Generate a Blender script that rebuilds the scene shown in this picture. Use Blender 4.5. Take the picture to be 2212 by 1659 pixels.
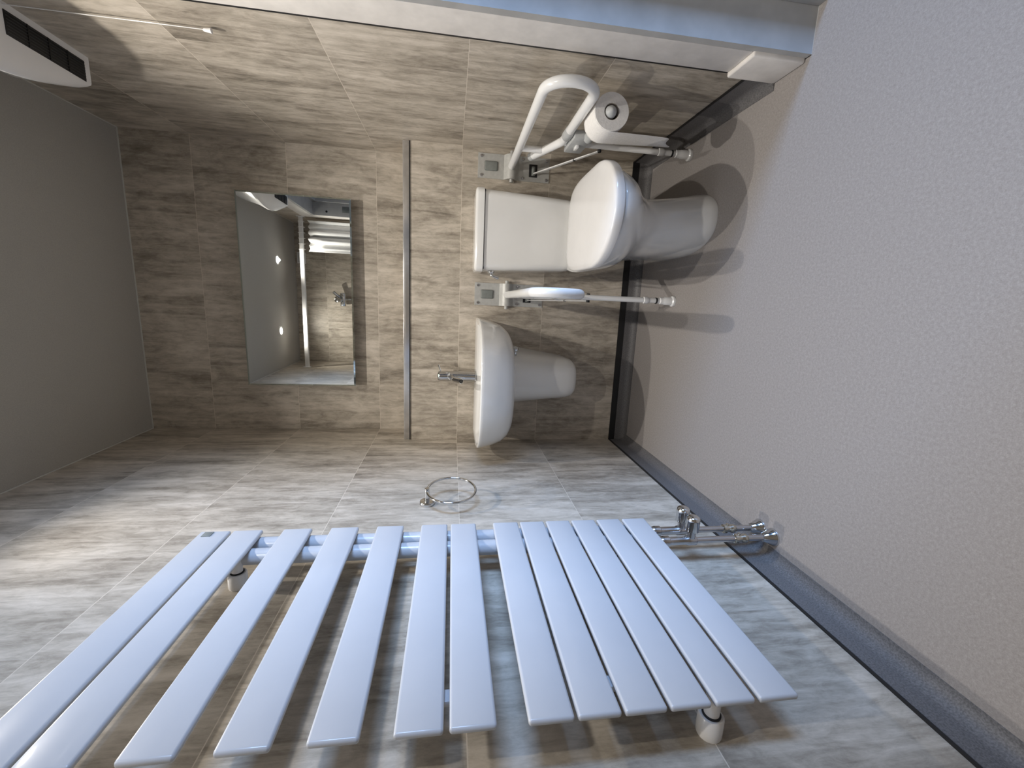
import bpy, bmesh, math, random
from mathutils import Vector, Matrix
random.seed(3)
scene = bpy.context.scene
for o in list(bpy.data.objects): bpy.data.objects.remove(o, do_unlink=True)
COL = scene.collection

# ------------------------------------------------------------------ room dimensions (metres)
W = 1.360          # left wall X=0, right wall X=W
DD = 0.182         # upper back wall stands this much behind the boxed lower part (Y=0)
LG = 1.135         # top of the boxed part
HC = 2.366         # ceiling
BK = -2.34         # wall behind the camera
C0 = 0.08          # top of the coved skirting
D0, D1, DH = -0.902, -1.80, 2.06   # doorway in the right wall
WT = 0.24          # thickness of the right wall

# ------------------------------------------------------------------ camera (the phone was held sideways)
FL = 911.6
cr = Vector((0.98088625, 0.19387589, 0.01656239))
cu = Vector((-0.04403681, 0.13827418, 0.98941448))
cf = Vector((-0.18953346, 0.97123241, -0.14416891))
cd = bpy.data.cameras.new('camera'); cam = bpy.data.objects.new('camera', cd); COL.objects.link(cam)
cd.sensor_fit = 'HORIZONTAL'; cd.sensor_width = 36.0; cd.lens = FL * 36.0 / 2212.0
cd.clip_start = 0.01
m = Matrix.Identity(4)
for i, ax in enumerate((-cu, cr, -cf)):
    for j in range(3): m[j][i] = ax[j]
m.translation = Vector((0.68849607, -2.046127, 0.9153177))
cam.matrix_world = m
scene.camera = cam

# ------------------------------------------------------------------ daylight outside the doorway, exposure
world = bpy.data.worlds.new('sky'); scene.world = world; world.use_nodes = True
bg = world.node_tree.nodes['Background']
bg.inputs[0].default_value = (0.30, 0.52, 1.0, 1); bg.inputs[1].default_value = 0.03
# cool daylight from a window across the passage outside the doorway
pl = bpy.data.lights.new('passage_daylight', 'AREA'); pl.shape = 'RECTANGLE'
pl.size = 1.1; pl.size_y = 1.5; pl.energy = 29; pl.color = (0.38, 0.60, 1.0)
po = bpy.data.objects.new('passage_daylight', pl); COL.objects.link(po)
po.location = (4.1, -2.12, 1.55); po.rotation_euler = Vector((-1, .16, -.24)).to_track_quat('-Z', 'Y').to_euler(); pl.spread = math.radians(75)
vs = scene.view_settings
scene.display_settings.display_device = 'sRGB'
vs.view_transform = 'Standard'; vs.look = 'None'; vs.gamma = 1.0; vs.use_curve_mapping = False
vs.exposure = 0.42

# ------------------------------------------------------------------ node helpers and materials
def new_mat(name):
    mt = bpy.data.materials.new(name); mt.use_nodes = True
    return mt, mt.node_tree, mt.node_tree.nodes['Principled BSDF']
def N(t, kind, **kw):
    n = t.nodes.new(kind)
    for k, v in kw.items(): setattr(n, k, v)
    return n
def math_n(t, op, a, b=None, c=None):
    n = N(t, 'ShaderNodeMath', operation=op)
    for i, v in enumerate((a, b, c)):
        if v is None: continue
        if isinstance(v, (int, float)): n.inputs[i].default_value = v
        else: t.links.new(v, n.inputs[i])
    return n.outputs[0]
def noise(t, vec, scale, detail=4, rough=.55, dist=0):
    n = N(t, 'ShaderNodeTexNoise'); n.inputs['Scale'].default_value = scale
    n.inputs['Detail'].default_value = detail; n.inputs['Roughness'].default_value = rough
    n.inputs['Distortion'].default_value = dist
    t.links.new(vec, n.inputs['Vector']); return n.outputs['Fac']
def ramp(t, fac, stops):
    n = N(t, 'ShaderNodeValToRGB'); e = n.color_ramp.elements
    while len(e) < len(stops): e.new(.5)
    for i, (p, c) in enumerate(stops):
        e[i].position = p; e[i].color = (*c, 1) if len(c) == 3 else c
    t.links.new(fac, n.inputs[0]); return n.outputs[0]
def mixc(t, fac, a, b, mode='MIX'):
    n = N(t, 'ShaderNodeMix', data_type='RGBA', blend_type=mode)
    for s, v in ((0, fac), (6, a), (7, b)):
        if isinstance(v, (int, float)): n.inputs[s].default_value = v
        elif isinstance(v, tuple): n.inputs[s].default_value = (*v, 1)
        else: t.links.new(v, n.inputs[s])
    return n.outputs[2]
def simple(name, col, rough=.4, metal=0, spec=.5, coat=0, speck=None, bump=None):
    mt, t, b = new_mat(name)
    b.inputs['Base Color'].default_value = (*col, 1); b.inputs['Roughness'].default_value = rough
    b.inputs['Metallic'].default_value = metal; b.inputs['Specular IOR Level'].default_value = spec
    b.inputs['Coat Weight'].default_value = coat; b.inputs['Coat Roughness'].default_value = .08
    g = N(t, 'ShaderNodeNewGeometry')
    if speck:
        sc, amt = speck
        f = noise(t, g.outputs['Position'], sc, 3, .6)
        lo = tuple(c * (1 - amt) for c in col); hi = tuple(min(1, c * (1 + amt)) for c in col)
        t.links.new(ramp(t, f, [(.35, lo), (.65, hi)]), b.inputs['Base Color'])
    if bump:
        sc, st = bump
        f = noise(t, g.outputs['Position'], sc, 3, .6)
        bn = N(t, 'ShaderNodeBump'); bn.inputs['Strength'].default_value = st; bn.inputs['Distance'].default_value = .002
        t.links.new(f, bn.inputs['Height']); t.links.new(bn.outputs[0], b.inputs['Normal'])
    return mt

def panel_mat(name, axis, u0, seed):
    """laminate wall panel printed with 600 x 400 tiles of streaky taupe stone; u = world X or Y"""
    mt, t, b = new_mat(name)
    g = N(t, 'ShaderNodeNewGeometry'); sp = N(t, 'ShaderNodeSeparateXYZ'); t.links.new(g.outputs['Position'], sp.inputs[0])
    u = math_n(t, 'SUBTRACT', sp.outputs[axis], u0); z = math_n(t, 'SUBTRACT', sp.outputs[2], C0)
    ut = math_n(t, 'DIVIDE', u, .603); zt = math_n(t, 'DIVIDE', z, .4)
    iu = math_n(t, 'FLOOR', ut); iz = math_n(t, 'FLOOR', zt)
    fu = math_n(t, 'MULTIPLY', math_n(t, 'SUBTRACT', ut, iu), .603); fz = math_n(t, 'MULTIPLY', math_n(t, 'SUBTRACT', zt, iz), .4)
    cb = N(t, 'ShaderNodeCombineXYZ'); t.links.new(iu, cb.inputs[0]); t.links.new(iz, cb.inputs[1]); cb.inputs[2].default_value = seed
    wn = N(t, 'ShaderNodeTexWhiteNoise', noise_dimensions='3D'); t.links.new(cb.outputs[0], wn.inputs['Vector'])
    rs = N(t, 'ShaderNodeSeparateColor'); t.links.new(wn.outputs['Color'], rs.inputs[0])
    def coords(a, bb):
        c = N(t, 'ShaderNodeCombineXYZ')
        t.links.new(math_n(t, 'MULTIPLY', math_n(t, 'ADD', u, math_n(t, 'MULTIPLY', rs.outputs[0], 5.0)), a), c.inputs[0])
        t.links.new(math_n(t, 'MULTIPLY', math_n(t, 'ADD', z, math_n(t, 'MULTIPLY', rs.outputs[1], 5.0)), bb), c.inputs[1])
        c.inputs[2].default_value = seed; return c.outputs[0]
    big = noise(t, coords(9, 2.6), 1, 7, .66, .7)
    streak = noise(t, coords(24, 2.0), 1, 8, .66, 1.0)
    fine = noise(t, coords(170, 22), 1, 4, .6)
    mott = noise(t, coords(40, 15), 1, 7, .72, .6)
    v = math_n(t, 'ADD', math_n(t, 'MULTIPLY', big, .40), math_n(t, 'MULTIPLY', streak, .29))
    v = math_n(t, 'ADD', v, math_n(t, 'MULTIPLY', mott, .27)); v = math_n(t, 'ADD', v, math_n(t, 'MULTIPLY', fine, .08))
    v = math_n(t, 'ADD', v, math_n(t, 'MULTIPLY', math_n(t, 'SUBTRACT', rs.outputs[2], .5), .03))
    col = ramp(t, v, [(.395, (.150, .131, .102)), (.462, (.300, .262, .212)), (.527, (.455, .405, .336)), (.580, (.575, .515, .436)), (.650, (.69, .625, .54))])
    tint = noise(t, coords(5, 1.2), 1, 3, .5)
    col = mixc(t, math_n(t, 'MULTIPLY', tint, .22), col, (.42, .37, .32), 'MIX')
    # joints: light grooves between the printed tiles, hairline panel seams
    g1 = math_n(t, 'LESS_THAN', fz, .0013); g2 = math_n(t, 'GREATER_THAN', fz, .3993)
    gj = math_n(t, 'MAXIMUM', g1, g2)
    col = mixc(t, math_n(t, 'MULTIPLY', gj, .75), col, (.68, .61, .52))
    s1 = math_n(t, 'LESS_THAN', fu, .0009)
    col = mixc(t, math_n(t, 'MULTIPLY', s1, .4), col, (.50, .46, .41))
    t.links.new(col, b.inputs['Base Color'])
    b.inputs['Roughness'].default_value = .42; b.inputs['Specular IOR Level'].default_value = .4
    h = math_n(t, 'SUBTRACT', math_n(t, 'MULTIPLY', streak, .15), math_n(t, 'MULTIPLY', gj, .6))
    bn = N(t, 'ShaderNodeBump'); bn.inputs['Strength'].default_value = .35; bn.inputs['Distance'].default_value = .0012
    t.links.new(h, bn.inputs['Height']); t.links.new(bn.outputs[0], b.inputs['Normal'])
    return mt
P_BACK = panel_mat('panel_back', 0, .353, 1.3)
P_LEFT = panel_mat('panel_left', 1, -.657, 7.7)
P_RIGHT = panel_mat('panel_right', 1, -.608, 4.1)

def floor_mat():
    mt, t, b = new_mat('speckled_vinyl')
    g = N(t, 'ShaderNodeNewGeometry')
    f = noise(t, g.outputs['Position'], 420, 3, .7)
    f2 = noise(t, g.outputs['Position'], 160, 2, .5)
    f3 = noise(t, g.outputs['Position'], 3, 3, .5)
    v = math_n(t, 'ADD', math_n(t, 'MULTIPLY', f, .6), math_n(t, 'MULTIPLY', f2, .4))
    c = ramp(t, v, [(.34, (.248, .226, .214)), (.5, (.300, .277, .264)), (.66, (.362, .338, .325))])
    c = mixc(t, math_n(t, 'MULTIPLY', f3, .12), c, (.30, .27, .25))
    t.links.new(c, b.inputs['Base Color']); b.inputs['Roughness'].default_value = .55; b.inputs['Specular IOR Level'].default_value = .25
    bn = N(t, 'ShaderNodeBump'); bn.inputs['Strength'].default_value = .06; bn.inputs['Distance'].default_value = .0006
    t.links.new(v, bn.inputs['Height']); t.links.new(bn.outputs[0], b.inputs['Normal'])
    return mt
M_FLOOR = floor_mat()
M_CEIL = simple('ceiling_paint', (.40, .385, .355), .9, spec=.1, speck=(260, .05), bump=(300, .3))
M_SKIRT = simple('vinyl_skirting', (.125, .120, .121), .55, speck=(300, .3))
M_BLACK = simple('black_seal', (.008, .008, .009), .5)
M_BEAD = simple('white_sealant', (.55, .55, .52), .6)
M_PORC = simple('white_porcelain', (.78, .775, .76), .12, spec=.5, coat=.4, speck=(6, .015))
M_PLAS = simple('white_plastic', (.80, .79, .785), .22, spec=.5, coat=.2, speck=(8, .02))
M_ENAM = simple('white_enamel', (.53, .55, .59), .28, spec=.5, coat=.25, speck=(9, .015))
M_RAIL = simple('white_coated_tube', (.80, .80, .795), .25, spec=.5, coat=.2, speck=(10, .02))
M_STEEL = simple('satin_steel', (.50, .50, .48), .5, metal=.25, speck=(60, .06))
M_GREY = simple('grey_plastic', (.20, .215, .205), .5, speck=(40, .08))
M_LGREY = simple('pale_grey_plastic', (.45, .46, .46), .45, speck=(40, .05))
M_CHROME = simple('chrome', (.66, .67, .68), .10, metal=1, speck=(20, .02))
M_DCHROME = simple('chrome_pipe', (.55, .55, .57), .2, metal=1, speck=(30, .05))
M_BRASS = simple('nickel_fitting', (.62, .58, .50), .2, metal=1, speck=(40, .05))
M_TRIM = simple('brushed_trim', (.68, .68, .69), .22, metal=.9, speck=(30, .06))
M_PAINT = simple('cream_painted_wood', (.79, .755, .715), .5, speck=(14, .07), bump=(40, .15))
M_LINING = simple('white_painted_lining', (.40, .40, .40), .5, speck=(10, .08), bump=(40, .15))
M_PAPER = simple('tissue_paper', (.82, .80, .775), .95, spec=.05, speck=(120, .03), bump=(160, .4))
M_CARD = simple('cardboard_tube', (.45, .40, .34), .9)
M_DARK = simple('dark_grille', (.006, .006, .007), .5)
M_DGREY = simple('dark_grey_plastic', (.035, .035, .036), .5)
M_CLOTH = simple('white_curtain', (.82, .82, .81), .8, spec=.1, speck=(20, .03))
M_MBACK = simple('mirror_backing', (.20, .21, .20), .6)
M_PAVE = simple('paving', (.34, .34, .34), .9, speck=(12, .2))
M_MIRROR = simple('mirror_silver', (.93, .95, .93), .01, metal=1)
M_EDGE = simple('mirror_bevel', (.72, .80, .76), .03, metal=1)
M_LAMP, _t, _b = new_mat('lamp_glow')
_b.inputs['Base Color'].default_value = (1, .95, .85, 1); _b.inputs['Emission Color'].default_value = (1, .92, .80, 1); _b.inputs['Emission Strength'].default_value = 30

# ------------------------------------------------------------------ mesh helpers
def bm_new(): return bmesh.new()
def box(bm, x0, x1, y0, y1, z0, z1, bev=0, seg=2):
    r = bmesh.ops.create_cube(bm, size=1)['verts']
    for v in r:
        v.co = Vector((x0 + (v.co.x + .5) * (x1 - x0), y0 + (v.co.y + .5) * (y1 - y0), z0 + (v.co.z + .5) * (z1 - z0)))
    if bev:
        es = list({e for v in r for e in v.link_edges})
        bmesh.ops.bevel(bm, geom=es, offset=bev, segments=seg, profile=.5, affect='EDGES')
def frame_of(d):
    d = d.normalized(); a = Vector((0, 0, 1)) if abs(d.z) < .9 else Vector((1, 0, 0))
    x = a.cross(d).normalized(); return x, d.cross(x).normalized()
def rings_to_mesh(bm, rings, cap0=True, cap1=True, closed=True):
    vr = [[bm.verts.new(p) for p in r] for r in rings]
    n = len(vr[0])
    for a, b in zip(vr[:-1], vr[1:]):
        for i in range(n if closed else n - 1):
            j = (i + 1) % n
            bm.faces.new((a[i], a[j], b[j], b[i]))
    if cap0: bm.faces.new(list(reversed(vr[0])))
    if cap1: bm.faces.new(vr[-1])
def fillet(pts, rads, n=8):
    pts = [Vector(p) for p in pts]; out = [pts[0]]
    for i in range(1, len(pts) - 1):
        a, p, b = pts[i - 1], pts[i], pts[i + 1]; r = rads if isinstance(rads, (int, float)) else rads[i - 1]
        d1 = (a - p).normalized(); d2 = (b - p).normalized(); ang = d1.angle(d2)
        if r <= 0 or ang > 3.13: out.append(p); continue
        t = r / math.tan(ang / 2); s = p + d1 * t; e = p + d2 * t
        c = p + (d1 + d2).normalized() * (r / math.sin(ang / 2))
        u, w = s - c, e - c; th = u.angle(w)
        for k in range(n + 1):
            f = k / n; out.append(c + (u * math.sin((1 - f) * th) + w * math.sin(f * th)) / math.sin(th))
    out.append(pts[-1]); return out
def tube(bm, path, rad, seg=16, flat=None):
    """swept tube; rad a number or a list; flat=(normal, factor) squashes along one direction"""
    path = [Vector(p) for p in path]; n = len(path)
    rr = rad if isinstance(rad, (list, tuple)) else [rad] * n
    rings = []; x = None
    for i, p in enumerate(path):
        d = (path[min(i + 1, n - 1)] - path[max(i - 1, 0)]).normalized()
        if x is None: x, y = frame_of(d)
        else:
            x = (x - d * x.dot(d)).normalized(); y = d.cross(x).normalized()
        rings.append([p + (x * math.cos(a) + y * math.sin(a)) * rr[i] for a in (2 * math.pi * k / seg for k in range(seg))])
    rings_to_mesh(bm, rings)
def cyl(bm, a, b, r, seg=24, r2=None, bev=0):
    a, b = Vector(a), Vector(b); r2 = r if r2 is None else r2
    if bev:
        d = (b - a).normalized() * bev
        tube(bm, [a, a + d * .3, a + d, b - d, b - d * .3, b], [r - bev, r - bev * .3, r, r2, r2 - bev * .3, r2 - bev], seg)
    else: tube(bm, [a, b], [r, r2], seg)
def lathe(bm, prof, origin, axis, seg=28):
    """prof: list of (radius, distance along axis)"""
    o = Vector(origin); d = Vector(axis).normalized(); x, y = frame_of(d); rings = []
    for r, h in prof:
        r = max(r, 1e-4)
        rings.append([o + d * h + (x * math.cos(a) + y * math.sin(a)) * r for a in (2 * math.pi * k / seg for k in range(seg))])
    rings_to_mesh(bm, rings)
def prism(bm, poly, axis, a, b, bev=0):
    """polygon in the two other axes, extruded along axis from a to b"""
    def P(p, h):
        if axis == 0: return (h, p[0], p[1])
        if axis == 1: return (p[0], h, p[1])
        return (p[0], p[1], h)
    rings_to_mesh(bm, [[P(p, a) for p in poly], [P(p, b) for p in poly]])
    if bev:
        bmesh.ops.recalc_face_normals(bm, faces=bm.faces)
        bmesh.ops.bevel(bm, geom=list(bm.edges), offset=bev, segments=2, profile=.5, affect='EDGES', clamp_overlap=True)
def torus(bm, c, nrm, R, r, seg=64, s2=12):
    x, y = frame_of(Vector(nrm)); c = Vector(c)
    vr = []
    for k in range(seg):
        a = 2 * math.pi * k / seg; d = x * math.cos(a) + y * math.sin(a)
        vr.append([bm.verts.new(c + d * (R + r * math.cos(b)) + Vector(nrm).normalized() * (r * math.sin(b))) for b in (2 * math.pi * i / s2 for i in range(s2))])
    for k in range(seg):
        A, B = vr[k], vr[(k + 1) % seg]
        for i in range(s2): bm.faces.new((A[i], A[(i + 1) % s2], B[(i + 1) % s2], B[i]))
def obj(name, bm, mat, parent=None, smooth=40, sub=0):
    bmesh.ops.remove_doubles(bm, verts=bm.verts, dist=1e-6)
    bmesh.ops.recalc_face_normals(bm, faces=bm.faces)
    me = bpy.data.meshes.new(name); bm.to_mesh(me); bm.free()
    mats = mat if isinstance(mat, (list, tuple)) else [mat]
    for mm in mats: me.materials.append(mm)
    o = bpy.data.objects.new(name, me); COL.objects.link(o)
    if smooth:
        for p in me.polygons: p.use_smooth = True
        me.set_sharp_from_angle(angle=math.radians(smooth))
    if sub:
        s = o.modifiers.new('subdivision', 'SUBSURF'); s.levels = sub; s.render_levels = sub
    if parent:
        o.parent = parent; o.matrix_parent_inverse = Matrix.Translation(-parent.location) if parent.type == 'EMPTY' else parent.matrix_world.inverted()
    return o
def sub_of(o, parent):
    o.parent = parent; o.matrix_parent_inverse = Matrix.Identity(4); return o
def thing(name, label, cat, loc, group=None):
    o = bpy.data.objects.new(name, None); COL.objects.link(o); o.location = loc; o.empty_display_size = .05
    o['label'] = label; o['category'] = cat
    if group: o['group'] = group
    return o
def struct(name, bm, mat, label=None, smooth=30):
    o = obj(name, bm, mat, None, smooth); o['kind'] = 'structure'
    if label: o['label'] = label
    return o
def dup(root, offset, label):
    r = root.copy(); COL.objects.link(r); r.location = root.location + Vector(offset); r['label'] = label
    for ch in list(root.children):
        c = ch.copy(); COL.objects.link(c); c.parent = r; c.matrix_parent_inverse = ch.matrix_parent_inverse.copy()
        for gch in list(ch.children):
            d = gch.copy(); COL.objects.link(d); d.parent = c; d.matrix_parent_inverse = gch.matrix_parent_inverse.copy()
    return r

# ------------------------------------------------------------------ setting
T = .12
b = bm_new(); box(b, -T, W + WT, BK - T, DD + T, -.1, 0); struct('floor', b, M_FLOOR, 'grey speckled vinyl floor with a soft bluish sheen near the doorway')
b = bm_new(); box(b, -T, W + WT, BK - T, DD + T, HC, HC + .1); struct('ceiling', b, M_CEIL, 'plain grey-white painted ceiling')
b = bm_new(); box(b, -T, 0, BK - T, DD + T, 0, HC); struct('wall_left', b, P_LEFT, 'left wall of streaky taupe tile-effect panels behind the radiator')
b = bm_new(); box(b, 0, W, DD, DD + T, 0, HC); box(b, 0, W, 0, DD, 0, LG)
struct('wall_back', b, P_BACK, 'taupe tile-effect wall with mirror, its lower half boxed forward')
b = bm_new()
box(b, W, W + WT, D0, DD + T, 0, HC); box(b, W, W + WT, BK - T, D1, 0, HC); box(b, W, W + WT, D1, D0, DH, HC)
struct('wall_right', b, P_RIGHT, 'right wall of taupe tile-effect panels with the open doorway')
b = bm_new(); box(b, 0, W, BK - T, BK, 0, HC); struct('wall_front', b, P_BACK, 'tiled shower-end wall seen in the mirror')
b = bm_new(); box(b, W + WT, W + WT + 5, D1 - 3, D0 + 3, -.12, -.02); struct('ground', b, M_PAVE)
# chrome edge strip on the boxed part
b = bm_new(); box(b, .002, W - .002, -.004, .030, LG - .024, LG + .003, .0015)
struct('trim_1', b, M_TRIM, 'brushed chrome edge strip along the top of the boxed wall')
b = bm_new(); box(b, .002, W - .002, -.0045, 0, LG - .0275, LG - .024); struct('trim_2', b, M_BLACK, 'dark shadow gap under the chrome edge strip')
# sealant beads at the ceiling
b = bm_new(); box(b, 0, W, DD - .004, DD, HC - .004, HC); struct('trim_3', b, M_BEAD, 'thin white sealant line at the back of the ceiling')
b = bm_new(); box(b, W - .003, W, BK, DD, HC - .003, HC); box(b, 0, .003, BK, DD, HC - .003, HC)
struct('trim_4', b, M_BEAD, 'thin sealant lines along the sides of the ceiling')
# coved skirting
def cove_profile(top=C0, r=.032, th=.003):
    p = [(0, top), (th, top)]
    for k in range(9):
        a = math.pi / 2 * k / 8
        p.append((th + r - r * math.cos(a), th * .4 + r - r * math.sin(a)))
    p += [(th + r, 0), (0, 0)]; return p
cp = cove_profile()
b = bm_new(); prism(b, cp, 1, BK, 0); struct('baseboard_left', b, M_SKIRT, 'grey coved vinyl skirting along the left wall', 50)
b = bm_new(); prism(b, [(-x, z) for x, z in cp], 0, 0, W); struct('baseboard_back', b, M_SKIRT, 'grey coved vinyl skirting below the basin and toilet', 50)
b = bm_new(); prism(b, [(W - x, z) for x, z in cp], 1, -.795, 0); struct('baseboard_right', b, M_SKIRT, 'grey coved vinyl skirting on the right wall', 50)
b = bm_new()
box(b, 0, .0045, BK, 0, C0 - .002, C0 + .004); box(b, 0, W, -.0045, 0, C0 - .026, C0 + .004); box(b, W - .0045, W, -.79, 0, C0 - .002, C0 + .004)  # back stretch is taller, painting in the shade below basin and toilet
struct('trim_5', b, M_BLACK, 'thin black sealing strip along the top of the skirting, made taller at the back to paint in shade')

# doorway: architrave, plinth, lining
door = bpy.data.objects.new('door_1', None); COL.objects.link(door); door.location = (W, (D0 + D1) / 2, 0)
door['kind'] = 'structure'; door['label'] = 'open doorway with cream painted frame in the right wall'
AX = W - .005
def architrave(y0, y1, z0, z1, bev=.003):
    b = bm_new(); box(b, AX, W + .001, y0, y1, z0, z1, bev); return b
obj('architrave', architrave(-.900, -.797, .150, DH + .002), M_PAINT, door)
obj('architrave', architrave(D1 - .103, D1 - .002, .150, DH + .002), M_PAINT, door)
b = bm_new(); box(b, AX, W + .001, D1 - .103, -.797, DH + .002, DH + .105, .003); obj('architrave', b, M_PAINT, door)
for y0, y1 in ((-.903, -.790), (D1 - .108, D1 + .003)):
    b = bm_new(); box(b, W - .016, W + .001, y0, y1, 0, .150, .005, 3); obj('plinth_block', b, M_PAINT, door)
b = bm_new(); box(b, AX + .002, W + .001, -.797, -.789, .150, DH + .1); obj('seal', b, M_BLACK, door)
L = .018
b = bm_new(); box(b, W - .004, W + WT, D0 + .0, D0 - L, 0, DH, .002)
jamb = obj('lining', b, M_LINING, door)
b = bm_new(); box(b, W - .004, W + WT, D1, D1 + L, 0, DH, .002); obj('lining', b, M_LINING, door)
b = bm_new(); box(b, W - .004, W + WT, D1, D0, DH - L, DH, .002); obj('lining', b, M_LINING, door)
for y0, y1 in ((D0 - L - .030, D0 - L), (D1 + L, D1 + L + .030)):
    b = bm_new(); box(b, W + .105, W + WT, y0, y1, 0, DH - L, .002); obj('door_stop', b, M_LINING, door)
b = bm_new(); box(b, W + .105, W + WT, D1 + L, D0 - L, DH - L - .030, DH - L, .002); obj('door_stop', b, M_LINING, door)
b = bm_new(); box(b, W + .03, W + .08, D1 + L, D1 + L + .004, 1.66, 1.80, .001)
obj('strike_plate', b, M_GREY, door)
b = bm_new(); cyl(b, (W + .03, D1 + L - .001, 1.93), (W + .03, D1 + L + .003, 1.93), .009); obj('hole', b, M_BLACK, door)

# ------------------------------------------------------------------ downlights
def downlight(x, y, label, power=1.0, aim=(0, 0, -1)):
    t = thing('downlight', label, 'ceiling light', (x, y, HC), 'recessed ceiling spotlights')
    b = bm_new()
    lathe(b, [(.030, -.001), (.030, -.004), (.040, -.006), (.044, -.003), (.044, .0)], (x, y, HC), (0, 0, 1)); obj('bezel', b, M_PLAS, t)
    b = bm_new(); cyl(b, (x, y, HC - .004), (x, y, HC - .002), .029); obj('lamp_glass', b, M_LAMP, t)
    l = bpy.data.lights.new('downlight_beam', 'SPOT'); l.energy = LAMP_W * power; l.color = (1, .945, .865)
    l.spot_size = math.radians(120); l.spot_blend = 1.0; l.shadow_soft_size = .014
    lo = bpy.data.objects.new('downlight_beam', l); COL.objects.link(lo); lo.location = (x, y, HC - .012)
    lo.rotation_euler = Vector(aim).to_track_quat('-Z', 'Y').to_euler()
    return t
LAMP_W = 40
downlight(.325, -.942, 'recessed ceiling spotlight over the floor between the basin and the radiator', .90, (.14, .19, -1))
downlight(.945, -.948, 'recessed ceiling spotlight over the floor in front of the toilet', 1.0, (-.05, .19, -1))
downlight(.345, -1.82, 'glowing ceiling spotlight on the radiator side, reflected low in the mirror', .45, (.10, -.42, -1))
downlight(.965, -1.83, 'glowing ceiling spotlight on the doorway side, reflected high in the mirror', .75, (-.05, .25, -1))

# ------------------------------------------------------------------ towel radiator
RAD = thing('towel_radiator', 'large white slatted towel radiator mounted on the left wall', 'radiator', (0, -1.27, .36))
YF, YN = -.991, -1.553
slats = [(1.453, 1.523), (1.378, 1.448), (1.260, 1.330), (1.145, 1.215), (1.031, 1.100), (.917, .986), (.841, .909),
         (.726, .795), (.653, .721), (.580, .648), (.507, .575), (.433, .501), (.357, .426)]
for z0, z1 in slats:
    b = bm_new(); box(b, .085, .0965, YN, YF, z0, z1, .0048, 4); obj('slat', b, M_ENAM, RAD)
for y in (-1.012, -1.062):
    b = bm_new(); cyl(b, (.0665, y, .350), (.0665, y, 1.512), .0188, 32, bev=.004); obj('header_tube', b, M_ENAM, RAD)
for y, z in ((-1.077, 1.405), (-1.077, .480), (-1.520, .480)):
    b = bm_new(); lathe(b, [(.0200, 0), (.0208, .004), (.0205, .034), (.0185, .0365), (.0125, .037), (.0125, .086)], (0, y, z), (1, 0, 0)); o = obj('wall_bracket', b, M_PLAS, RAD)
    b = bm_new(); lathe(b, [(.0128, .0362), (.0150, .0368), (.0150, .0392), (.0128, .0398)], (0, y, z), (1, 0, 0)); sub_of(obj('black_ring', b, M_BLACK), o)  # black ring paints in the dark gap at the bracket neck
for z0, z1 in ((.900, .925), (.640, .668)):
    b = bm_new(); box(b, .074, .0855, -1.500, -1.478, z0, z1, .002); obj('link_piece', b, M_ENAM, RAD)
b = bm_new(); box(b, .0962, .0978, -1.018, -.998, 1.489, 1.510, .0005); obj('badge', b, M_GREY, RAD)

def valve(y, label):
    t = thing('radiator_valve', label, 'valve', (.066, y, 0), 'chrome valves under the radiator')
    x = .066
    b = bm_new()
    lathe(b, [(.0095, .345), (.0125, .340), (.0145, .332), (.0145, .318), (.0110, .315), (.0110, .268), (.0135, .264), (.0135, .240), (.0105, .236)], (x, y, 0), (0, 0, 1))
    cyl(b, (x, y, .252), (x + .030, y, .252), .0105); obj('valve_body', b, M_DCHROME, t)
    b = bm_new(); lathe(b, [(.0125, .026), (.0175, .030), (.0180, .060), (.0170, .068), (.0130, .072), (.0001, .0735)], (x, y, .252), (1, 0, 0)); obj('valve_cap', b, M_CHROME, t)
    b = bm_new(); cyl(b, (x, y, .01), (x, y, .245), .0085); p = obj('pipe', b, M_DCHROME, t)
    b = bm_new(); lathe(b, [(.0090, .122), (.0125, .120), (.0130, .112), (.0100, .110), (.0095, .098), (.0125, .094), (.0125, .086), (.0100, .083), (.0090, .080)], (x, y, 0), (0, 0, 1))
    cyl(b, (x + .005, y + .004, .104), (x + .013, y + .004, .104), .0045, 12); sub_of(obj('coupling', b, M_BRASS), p)
    b = bm_new(); lathe(b, [(.0100, .034), (.0120, .032), (.0170, .020), (.0225, .007), (.0255, .002), (.0255, 0), (.0100, 0)], (x, y, 0), (0, 0, 1)); obj('floor_collar', b, M_CHROME, t)
    return t
v1 = valve(-1.014, 'chrome valve and pipe under the radiator, the one nearer the basin corner')
v2 = dup(v1, (0, -.052, 0), 'chrome valve and pipe under the radiator, the one farther from the basin corner')

# ------------------------------------------------------------------ towel ring
RG = thing('towel_ring', 'round chrome towel ring on the left wall between basin and radiator', 'towel ring', (0, -.685, .985))
b = bm_new(); lathe(b, [(.024, 0), (.0255, .002), (.0255, .009), (.0235, .012), (.0085, .0125)], (0, -.685, .988), (1, 0, 0), 40); obj('rosette', b, M_CHROME, RG)
b = bm_new(); cyl(b, (.01, -.685, .988), (.058, -.685, .988), .0085, 24, bev=.002); obj('post', b, M_CHROME, RG)
b = bm_new(); torus(b, (.050, -.685, .906), (1, -.10, 0), .082, .0042); obj('ring', b, M_CHROME, RG)

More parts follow.
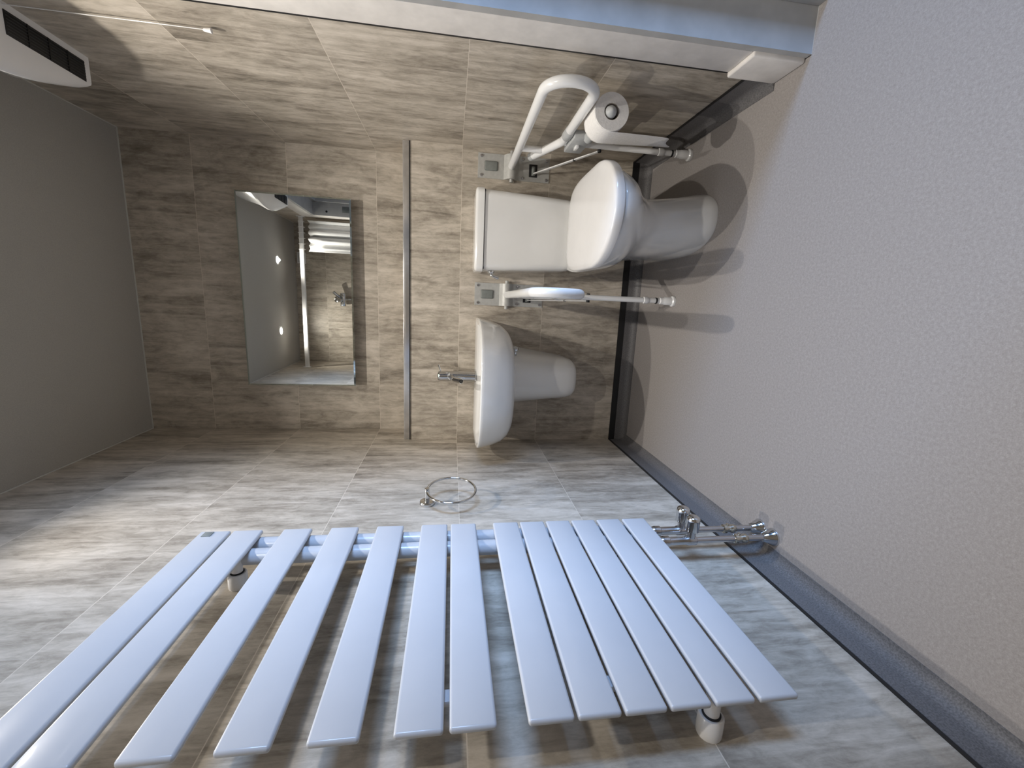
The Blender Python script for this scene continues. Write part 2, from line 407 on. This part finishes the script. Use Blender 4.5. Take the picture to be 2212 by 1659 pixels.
# ------------------------------------------------------------------ mirror (tilted slightly forward at the top)
MR = thing('wall_mirror', 'frameless rectangular mirror hung on the upper back wall above the chrome strip', 'mirror', (.684, DD - .045, 1.389))
MW, MH, tilt = .888, .497, math.radians(1.1)
def mpt(x, h, d):    # d = distance out of the glass plane towards the room
    return (MR.location.x + x, MR.location.y - .004 - h * math.sin(tilt) - d * math.cos(tilt), MR.location.z + h * math.cos(tilt) - d * math.sin(tilt))
b = bm_new(); bv = .007
o4 = [(-MW / 2, 0), (MW / 2, 0), (MW / 2, MH), (-MW / 2, MH)]
i4 = [(-MW / 2 + bv, bv), (MW / 2 - bv, bv), (MW / 2 - bv, MH - bv), (-MW / 2 + bv, MH - bv)]
b.faces.new([b.verts.new(mpt(x, h, .004)) for x, h in i4]); rings = [[mpt(x, h, 0) for x, h in i4], [mpt(x, h, .0038) for x, h in i4]]
rings_to_mesh(b, rings); obj('glass', b, M_MIRROR, MR, 0)
b = bm_new(); rings_to_mesh(b, [[mpt(x, h, -.0015) for x, h in o4], [mpt(x, h, .0015) for x, h in o4], [mpt(x, h, .0039) for x, h in i4]], True, False); obj('bevelled_edge', b, M_EDGE, MR, 0)
b = bm_new(); box(b, MR.location.x - .36, MR.location.x + .36, DD - .038, DD, 1.50, 1.80); obj('backing', b, M_MBACK, MR)

# ------------------------------------------------------------------ wash basin
BX = .328
def dshape(hw, front, back, n=40, p=2.6, backfrac=.30):
    """closed outline (x, y): straight back edge at y=back, rounded front at y=front"""
    pts = []
    mid = back + (front - back) * backfrac
    for k in range(n + 1):
        a = math.pi * k / n
        cx, sx = math.cos(a), math.sin(a)
        x = hw * math.copysign(abs(cx) ** (2 / p), cx); y = mid + (front - mid) * abs(sx) ** (2 / p)
        pts.append((x, y))
    pts.append((-hw, back + (mid - back) * .5)); pts.append((-hw * .985, back)); pts.append((hw * .985, back)); pts.append((hw, back + (mid - back) * .5))
    return pts
def ring3(o, z): return [(BX + x, y, z) for x, y in o]
BS = thing('wash_basin', 'white wall-hung wash basin with short pedestal on the back wall', 'basin', (BX, -.2, .33))
b = bm_new()
rings = []
for z, hw, fr in ((.652, .160, -.330), (.654, .195, -.375), (.661, .220, -.403), (.676, .241, -.424), (.700, .259, -.440), (.735, .272, -.451), (.765, .279, -.458), (.785, .283, -.461),
                  (.794, .285, -.462), (.799, .2835, -.4605), (.8005, .279, -.456)):
    rings.append(ring3(dshape(hw, fr, 0), z))
rings.append(ring3(dshape(.268, -.445, -.012), .7985))
# bowl opening set forward of the tap ledge
for z, hw, fr, bk in ((.796, .258, -.436, -.085), (.786, .250, -.428, -.100), (.760, .238, -.412, -.115), (.720, .200, -.380, -.130), (.690, .140, -.330, -.150), (.682, .060, -.270, -.180)):
    rings.append(ring3(dshape(hw, fr, bk), z))
rings_to_mesh(b, rings); obj('bowl', b, M_PORC, BS, 60)
b = bm_new(); PX = .345; rings = []
for z, hw, fr in ((.672, .112, -.265), (.640, .108, -.255), (.58, .104, -.240), (.50, .100, -.225), (.43, .097, -.212), (.385, .095, -.203), (.355, .090, -.192), (.338, .080, -.175), (.330, .062, -.150), (.328, .040, -.120)):
    fl = .34 * max(0, (z - .33) / .34)
    rings.append([(PX + x * (1 + fl * max(0, 1 - y / fr / .8)), y, z) for x, y in dshape(hw, fr, 0, p=2.8, backfrac=.35)])
rings_to_mesh(b, rings); obj('pedestal', b, M_PORC, BS, 60)
b = bm_new(); cyl(b, (PX + .080, -.150, .628), (PX + .132, -.172, .628), .008, bev=.002); lathe(b, [(.006, 0), (.0125, .001), (.0135, .012), (.010, .018)], (PX + .130, -.171, .628), (1, -.6, 0))
obj('isolating_valve', b, M_CHROME, BS)

TP = thing('basin_tap', 'chrome single-lever mixer tap standing on the wash basin', 'tap', (.334, -.062, .7985))
tx, ty = .334, -.062
b = bm_new(); lathe(b, [(.028, 0), (.0285, .003), (.0265, .008), (.0255, .02), (.0250, .118), (.0245, .120)], (tx, ty, .7985), (0, 0, 1), 32); obj('body', b, M_CHROME, TP)
b = bm_new(); lathe(b, [(.0235, .119), (.0252, .122), (.0252, .164), (.0235, .172), (.0190, .177), (.0001, .1785)], (tx, ty, .7985), (0, 0, 1), 32); h = obj('handle', b, M_CHROME, TP)
b = bm_new(); tube(b, [(tx + .016, ty + .005, .960), (tx + .034, ty + .010, .966), (tx + .052, ty + .012, .973)], [.0046, .0042, .0040], 12); sub_of(obj('lever', b, M_CHROME), h)
b = bm_new(); tube(b, fillet([(tx, ty, .915), (tx - .002, ty - .075, .900), (tx - .003, ty - .108, .868)], .025), .0125, 20); s = obj('spout', b, M_CHROME, TP)
b = bm_new(); cyl(b, (tx - .003, ty - .1065, .8695), (tx - .0036, ty - .110, .866), .0095); sub_of(obj('aerator', b, M_DARK), s)

# ------------------------------------------------------------------ toilet
TC = .987
TO = thing('toilet', 'white close-coupled toilet with closed lid between the two grab rails', 'toilet', (TC, -.35, 0))
def oval(hw, fr, bk, n=52, p=2.25, pb=3.2, split=.42):
    """outline with rounded front (y=fr) and squarer back (y=bk)"""
    mid = bk + (fr - bk) * split; pts = []
    for k in range(n):
        a = 2 * math.pi * k / n; c, s = math.cos(a), math.sin(a)
        q = p if s > 0 else pb
        x = hw * math.copysign(abs(c) ** (2 / q), c); y = mid + (fr - mid) * abs(s) ** (2 / q) if s > 0 else mid + (bk - mid) * abs(s) ** (2 / q)
        pts.append((x, y))
    return pts
def tring(o, z, dx=0): return [(TC + x + dx, y, z) for x, y in o]
b = bm_new(); rings = []
for z, hw, fr, bk, p in ((0, .115, -.600, -.06, 2.45), (.006, .116, -.602, -.06, 2.45), (.03, .1135, -.595, -.06, 2.45), (.09, .109, -.578, -.06, 2.4), (.15, .1065, -.564, -.06, 2.4), (.195, .108, -.560, -.06, 2.35), (.230, .114, -.572, -.06, 2.3),
                      (.262, .125, -.602, -.055, 2.4), (.295, .140, -.652, -.05, 2.2), (.325, .152, -.703, -.045, 2.1), (.355, .160, -.745, -.04, 2.0), (.385, .165, -.771, -.035, 2.0), (.405, .1675, -.781, -.03, 2.0), (.4095, .167, -.780, -.03, 2.0), (.4115, .164, -.776, -.033, 2.0)):
    rings.append(tring(oval(hw, fr, bk, p=p, split=.60 if z > .3 else .5), z, .024 * max(0, 1 - z / .27)))
rings_to_mesh(b, rings); obj('pan', b, M_PORC, TO, 60)
sl = .045
b = bm_new(); rings = []
for z, k in ((.408, .013), (.411, .012), (.418, .012), (.421, .013)):
    rings.append(tring(oval(.168 - k, -.784 + k, -.262 - k, p=2.0, pb=5, split=.60), z, 0))
rings_to_mesh(b, rings); obj('seat', b, M_PLAS, TO, 50)
b = bm_new(); rings = []
for z, k in ((.4160, .003), (.4175, .001), (.420, 0), (.439, 0), (.4435, .0020), (.4465, .006), (.4485, .018), (.4500, .045), (.4508, .08), (.4510, .12)):
    rings.append(tring(oval(.170 - k, -.788 + k, -.255 - k, p=2.0, pb=5, split=.60), z, 0))
rings_to_mesh(b, rings); obj('lid', b, M_PLAS, TO, 50)
b = bm_new()
b.free()
for x in (-.075, .075):
    b = bm_new(); cyl(b, (TC + x - .02, -.244, .425), (TC + x + .02, -.244, .425), .011, 20, bev=.003); obj('hinge', b, M_PLAS, TO)
def rrect(x0, x1, y0, y1, r, n=6):
    pts = []
    for cx, cy, a0 in ((x1 - r, y1 - r, 0), (x0 + r, y1 - r, 90), (x0 + r, y0 + r, 180), (x1 - r, y0 + r, 270)):
        for k in range(n + 1):
            a = math.radians(a0 + 90 * k / n); pts.append((cx + r * math.cos(a), cy + r * math.sin(a)))
    return pts
b = bm_new(); rings = []
for z, i in ((.395, .030), (.402, .020), (.430, .016), (.60, .008), (.775, .001), (.784, .001)):
    rings.append([(x, y, z) for x, y in rrect(.819 + i, 1.151 - i, -.180 + i * .5, -.004, .028)])
rings_to_mesh(b, rings); obj('cistern', b, M_PORC, TO, 50)
b = bm_new(); rings = []
for z, i in ((.7865, .004), (.7880, 0), (.812, 0), (.818, .002), (.8215, .006), (.8235, .014), (.8245, .03)):
    rings.append([(x, y, z) for x, y in rrect(.814 + i, 1.156 - i, -.187 + i, -.002 - i, .030 - min(i, .02))])
rings_to_mesh(b, rings); obj('cistern_lid', b, M_PORC, TO, 50)
b = bm_new(); box(b, .824, 1.146, -.176, -.010, .783, .7875); obj('lid_gap', b, M_BLACK, TO)
b = bm_new(); lathe(b, [(.016, 0), (.0165, .006), (.013, .012), (.008, .014)], (.8195, -.140, .748), (-1, 0, 0)); tube(b, [(.812, -.140, .748), (.802, -.142, .748), (.796, -.144, .736), (.789, -.146, .714)], [.0055, .0060, .0062, .0072], 14)
obj('flush_lever', b, M_CHROME, TO)

# ------------------------------------------------------------------ grab rails
def grab_rail(xc, label):
    t = thing('grab_rail', label, 'grab rail', (xc, 0, .48), 'drop-down grab rails beside the toilet')
    # back plate: flat sheet with a rolled hump that carries the hinge pin
    prof = [(0, .484), (0, .810)]
    fr = [(-.004, .810), (-.004, .693), (-.010, .688), (-.020, .681), (-.028, .672), (-.031, .660), (-.028, .648), (-.020, .639), (-.010, .632), (-.004, .622), (-.004, .484)]
    b = bm_new(); prism(b, prof + fr, 0, xc - .052, xc + .052); bp = obj('back_plate', b, M_STEEL, t, 50)
    for sx, z in ((-.040, .795), (.040, .795), (-.040, .607), (.040, .607), (-.040, .498), (.040, .498)):
        b = bm_new(); lathe(b, [(.0062, 0), (.0062, .003), (.0045, .0055), (.0001, .006)], (xc + sx, -.004, z), (0, -1, 0), 16); sub_of(obj('screw', b, M_DCHROME), bp)
    b = bm_new(); box(b, xc - .020, xc + .020, -.010, -.003, .722, .780, .005, 3); sub_of(obj('locking_tab', b, M_GREY), bp)
    b = bm_new(); box(b, xc - .032, xc + .022, -.0052, -.003, .540, .578, .0008); sub_of(obj('slot', b, M_DARK), bp)
    b = bm_new(); cyl(b, (xc - .066, -.017, .660), (xc + .066, -.017, .660), .0085, 20, bev=.0015); obj('hinge_pin', b, M_STEEL, t)
    b = bm_new(); cyl(b, (xc - .028, -.012, .559), (xc + .010, -.012, .559), .0085, 20, bev=.001); obj('strut_bracket', b, M_GREY, t)
    # U-shaped white tube
    path = fillet([(xc, -.030, .661), (xc, -.795, .668), (xc, -.800, .520), (xc, -.375, .516), (xc, -.185, .596)], [.071, .071, .09], 12)
    b = bm_new(); tube(b, path, .0155, 24); tb = obj('rail_tube', b, M_RAIL, t, 60)
    b = bm_new(); d = Vector((0, .190, .080)).normalized(); e = Vector((xc, -.185, .596)); cyl(b, e - d * .008, e + d * .016, .0162, 24, bev=.002); sub_of(obj('end_cap', b, M_LGREY), tb)
    b = bm_new(); tube(b, [(xc, -.262, .655), (xc, -.262, .565)], .0125, 18); sub_of(obj('link_tube', b, M_RAIL), tb)
    b = bm_new(); cyl(b, (xc, -.478, .516), (xc, -.420, .516), .0178, 24, bev=.001); sub_of(obj('sleeve', b, M_LGREY), tb)
    # leg
    b = bm_new(); cyl(b, (xc, -.362, .020), (xc, -.362, .512), .0108, 20); lg = obj('leg', b, M_RAIL, t)
    b = bm_new(); lathe(b, [(.0110, .135), (.0135, .133), (.0140, .118), (.0118, .112)], (xc, -.362, 0), (0, 0, 1)); sub_of(obj('leg_collar', b, M_RAIL), lg)
    b = bm_new(); cyl(b, (xc, -.362, .076), (xc, -.362, .082), .0125, 20); sub_of(obj('black_ring', b, M_BLACK), lg)
    b = bm_new(); lathe(b, [(.0118, .064), (.0140, .062), (.0140, .046), (.0155, .044), (.0165, .014), (.0215, .010), (.0225, .004), (.0215, 0), (.0001, 0)], (xc, -.362, 0), (0, 0, 1)); sub_of(obj('foot', b, M_RAIL), lg)
    # flat strut from the plate to the leg
    b = bm_new(); a = Vector((xc - .020, -.018, .556)); c = Vector((xc - .014, -.350, .366)); x, y = frame_of(c - a)
    rings_to_mesh(b, [[p + x * sx * .0022 + y * sy * .0055 for sx, sy in ((-1, -1), (1, -1), (1, 1), (-1, 1))] for p in (a, c)])
    st = obj('strut', b, M_RAIL, t, 0)
    for x1, y, z, r in ((.016, -.356, .368, .0072), (-.012, -.235, .432, .006)):
        b = bm_new(); cyl(b, (xc - .020, y, z), (xc + x1, y, z), r, 16, bev=.001); sub_of(obj('strut_bolt', b, M_DARK), st)
    return t
GL = grab_rail(.722, 'white drop-down grab rail on the basin side of the toilet')
GR = grab_rail(1.285, 'white drop-down grab rail on the right of the toilet, carrying the paper roll')
# roll holder fixed to the right-hand rail
b = bm_new(); xr = 1.285; box(b, xr - .024, xr + .004, -.482, -.330, .435, .501, .004); rh = obj('roll_holder', b, M_LGREY, GR)
b = bm_new(); lathe(b, [(.0001, -.706), (.006, -.704), (.0165, -.692), (.0180, -.686), (.0180, -.470)], (xr - .017, 0, .4485), (0, 1, 0), 24); sub_of(obj('spindle', b, M_LGREY), rh)
b = bm_new(); box(b, xr - .034, xr - .022, -.420, -.385, .466, .478, .002); sub_of(obj('catch', b, M_RAIL), rh)

TR = thing('toilet_roll', 'white toilet roll with hanging tail under the right-hand grab rail', 'toilet roll', (1.268, -.62, .450))
def paper_roll():
    b = bm_new(); R, r0, y0, y1 = .0540, .0235, -.690, -.585; seg = 48
    x, zc = 1.268, .446; rings = []
    for r, y in ((r0, y1), (R - .001, y1), (R, y1 - .002), (R, y0 + .002), (R - .001, y0), (r0 + .001, y0), (r0, y0 + .001)):
        rings.append([(x + r * math.cos(a), y, zc + r * math.sin(a)) for a in (2 * math.pi * k / seg for k in range(seg))])
    rings.append(rings[0]); rings_to_mesh(b, rings, False, False); return b
obj('roll', paper_roll(), M_PAPER, TR, 40)
b = bm_new(); lathe(b, [(.0234, -.586), (.0234, -.688), (.0222, -.688), (.0222, -.586), (.0234, -.586)], (1.268, 0, .446), (0, 1, 0)); obj('core', b, M_CARD, TR)
def tail():
    b = bm_new(); zs = [k / 30 for k in range(31)]; nv = 12; grid = []
    for f in zs:
        row = []
        for j in range(nv + 1):
            g = j / nv; y = -.586 - .102 * g
            if f < .25:
                a = math.radians(35 + 145 * f / .25); R = .0550
                x, z = 1.268 + R * math.cos(a), .446 + R * math.sin(a)
            else:
                h = (f - .25) / .75
                x = 1.268 - .0550 + .014 * h + .0025 * h * math.sin(7 * g + 2 * h); z = .446 - h * (.205 + .045 * (1 - g) + .006 * math.sin(9 * g))
                y += .030 * h - .012 * h * (1 - 2 * g)
            row.append(b.verts.new((x, y, z)))
        grid.append(row)
    for r0, r1 in zip(grid[:-1], grid[1:]):
        for j in range(nv): b.faces.new((r0[j], r0[j + 1], r1[j + 1], r1[j]))
    return b
tl = obj('loose_sheet', tail(), M_PAPER, TR, 80); sd = tl.modifiers.new('thickness', 'SOLIDIFY'); sd.thickness = .0006

# ------------------------------------------------------------------ fan heater
HT = thing('fan_heater', 'white wall-mounted fan heater with dark grille below the ceiling', 'heater', (W, -.68, 2.02))
hy0, hy1 = -1.06, -.432
b = bm_new(); rings = []; hn = 24
hprof = [(W, 2.020, 0), (1.284, 2.020, 0), (1.279, 2.0215, .10), (1.277, 2.0255, .55), (1.274, 2.032, .88), (1.273, 2.040, 1.0), (1.273, 2.054, .96), (1.273, 2.090, .70), (1.274, 2.150, .42), (1.278, 2.205, .26), (1.290, 2.240, .12), (1.310, 2.258, .04), (W, 2.262, 0)]
for k in range(hn + 1):
    f = k / hn; y = hy1 + (hy0 - hy1) * f; bow = .074 * (max(0, math.sin(math.pi * f)) ** 1.1)
    ins = .006 if k in (0, hn) else 0
    rings.append([(x - bow * w + (ins if x < W else 0), y + (0 if k not in (0, hn) else (-.0 if k else 0)), z - (ins if z > 2.2 else 0)) for x, z, w in hprof])
rings_to_mesh(b, rings); obj('casing', b, M_PLAS, HT, 45)
for ya, yb in ((-.688, -.452), (-1.040, -.804)):
    b = bm_new(); box(b, 1.286, 1.342, ya, yb, 2.0180, 2.0212, .001); gr = obj('grille', b, M_DARK, HT)
    for k in range(7):
        x = 1.2925 + k * .0075
        b = bm_new(); box(b, x - .0008, x + .0008, ya + .002, yb - .002, 2.0165, 2.0185); sub_of(obj('louvre', b, M_DGREY), gr)
    for k in range(3):
        y = ya + .059 * (k + 1)
        b = bm_new(); box(b, 1.287, 1.341, y - .002, y + .002, 2.0160, 2.0185); sub_of(obj('grille_bar', b, M_DARK), gr)
b = bm_new(); tube(b, [(1.352, -.686, 2.022), (1.352, -.686, 1.566)], .0013, 8); pc = obj('pull_cord', b, M_PLAS, HT)
b = bm_new(); lathe(b, [(.0015, .022), (.004, .019), (.0052, .010), (.0068, .001), (.0045, 0)], (1.351, -.686, 1.548), (0, 0, 1), 14); sub_of(obj('cord_pull', b, M_PLAS), pc)

# ------------------------------------------------------------------ shower end, seen in the mirror
RY, RZ = -1.93, 2.185
SR = thing('curtain_rail', 'white shower curtain rail across the room, reflected in the mirror', 'curtain rail', (.68, RY, RZ))
b = bm_new(); box(b, .004, W - .004, RY - .011, RY + .011, RZ - .019, RZ + .019, .006, 3); obj('rail', b, M_PLAS, SR)
for x0, x1 in ((0, .006), (W - .006, W)):
    b = bm_new(); box(b, x0, x1, RY - .026, RY + .026, RZ - .034, RZ + .034, .004); obj('end_bracket', b, M_PLAS, SR)
SC = thing('shower_curtain', 'white shower curtain bunched at the doorway end of its rail, reflected in the mirror', 'curtain', (1.2, RY, .3))
b = bm_new(); nx, nz = 90, 14; grid = []
for i in range(nx + 1):
    f = i / nx; row = []
    for k in range(nz + 1):
        h = k / nz; amp = .020 * (.55 + .45 * h)
        row.append(b.verts.new((1.06 + .27 * f + .006 * math.sin(31 * f), RY + amp * math.sin(f * 2 * math.pi * 3.2 + .5) - .010 * math.sin(f * 29), 2.125 - 1.85 * h - .014 * abs(math.sin(f * math.pi * 5)) * (1 - h))))
    grid.append(row)
for a, c in zip(grid[:-1], grid[1:]):
    for k in range(nz): b.faces.new((a[k], a[k + 1], c[k + 1], c[k]))
o = obj('fabric', b, M_CLOTH, SC, 80); sd = o.modifiers.new('thickness', 'SOLIDIFY'); sd.thickness = .0012
for k in range(6):
    b = bm_new(); torus(b, (1.075 + .048 * k, RY, RZ - .003), (1, 0, 0), .0275, .0022, 24, 8); obj('curtain_ring', b, M_PLAS, SC)
SH = thing('shower_holder', 'chrome shower riser bracket on the tiled wall, reflected in the mirror', 'shower holder', (.645, BK, 1.95))
b = bm_new(); cyl(b, (.645, BK + .050, 1.30), (.645, BK + .050, 2.00), .010, 18, bev=.003); obj('riser_rail', b, M_CHROME, SH)
b = bm_new(); lathe(b, [(.024, 0), (.024, .006), (.012, .012), (.010, .050)], (.645, BK, 1.985), (0, 1, 0)); obj('wall_mount', b, M_CHROME, SH)
b = bm_new(); cyl(b, (.575, BK + .060, 1.915), (.705, BK + .060, 1.915), .027, 20, bev=.004); cyl(b, (.645, BK + .060, 1.925), (.630, BK + .150, 1.960), .022, 18, bev=.004); cyl(b, (.645, BK + .060, 1.93), (.715, BK + .100, 2.000), .015, 18, bev=.004); obj('slider', b, M_CHROME, SH)
EV = thing('extractor_vent', 'small white vent on the tiled end wall under the ceiling, reflected in the mirror', 'vent', (1.03, BK, 2.28))
b = bm_new(); box(b, .975, 1.085, BK, BK + .018, 2.265, 2.345, .004); obj('cover', b, M_PLAS, EV)
b = bm_new(); box(b, .985, 1.075, BK + .0175, BK + .019, 2.273, 2.337); obj('louvre_panel', b, M_LGREY, EV)
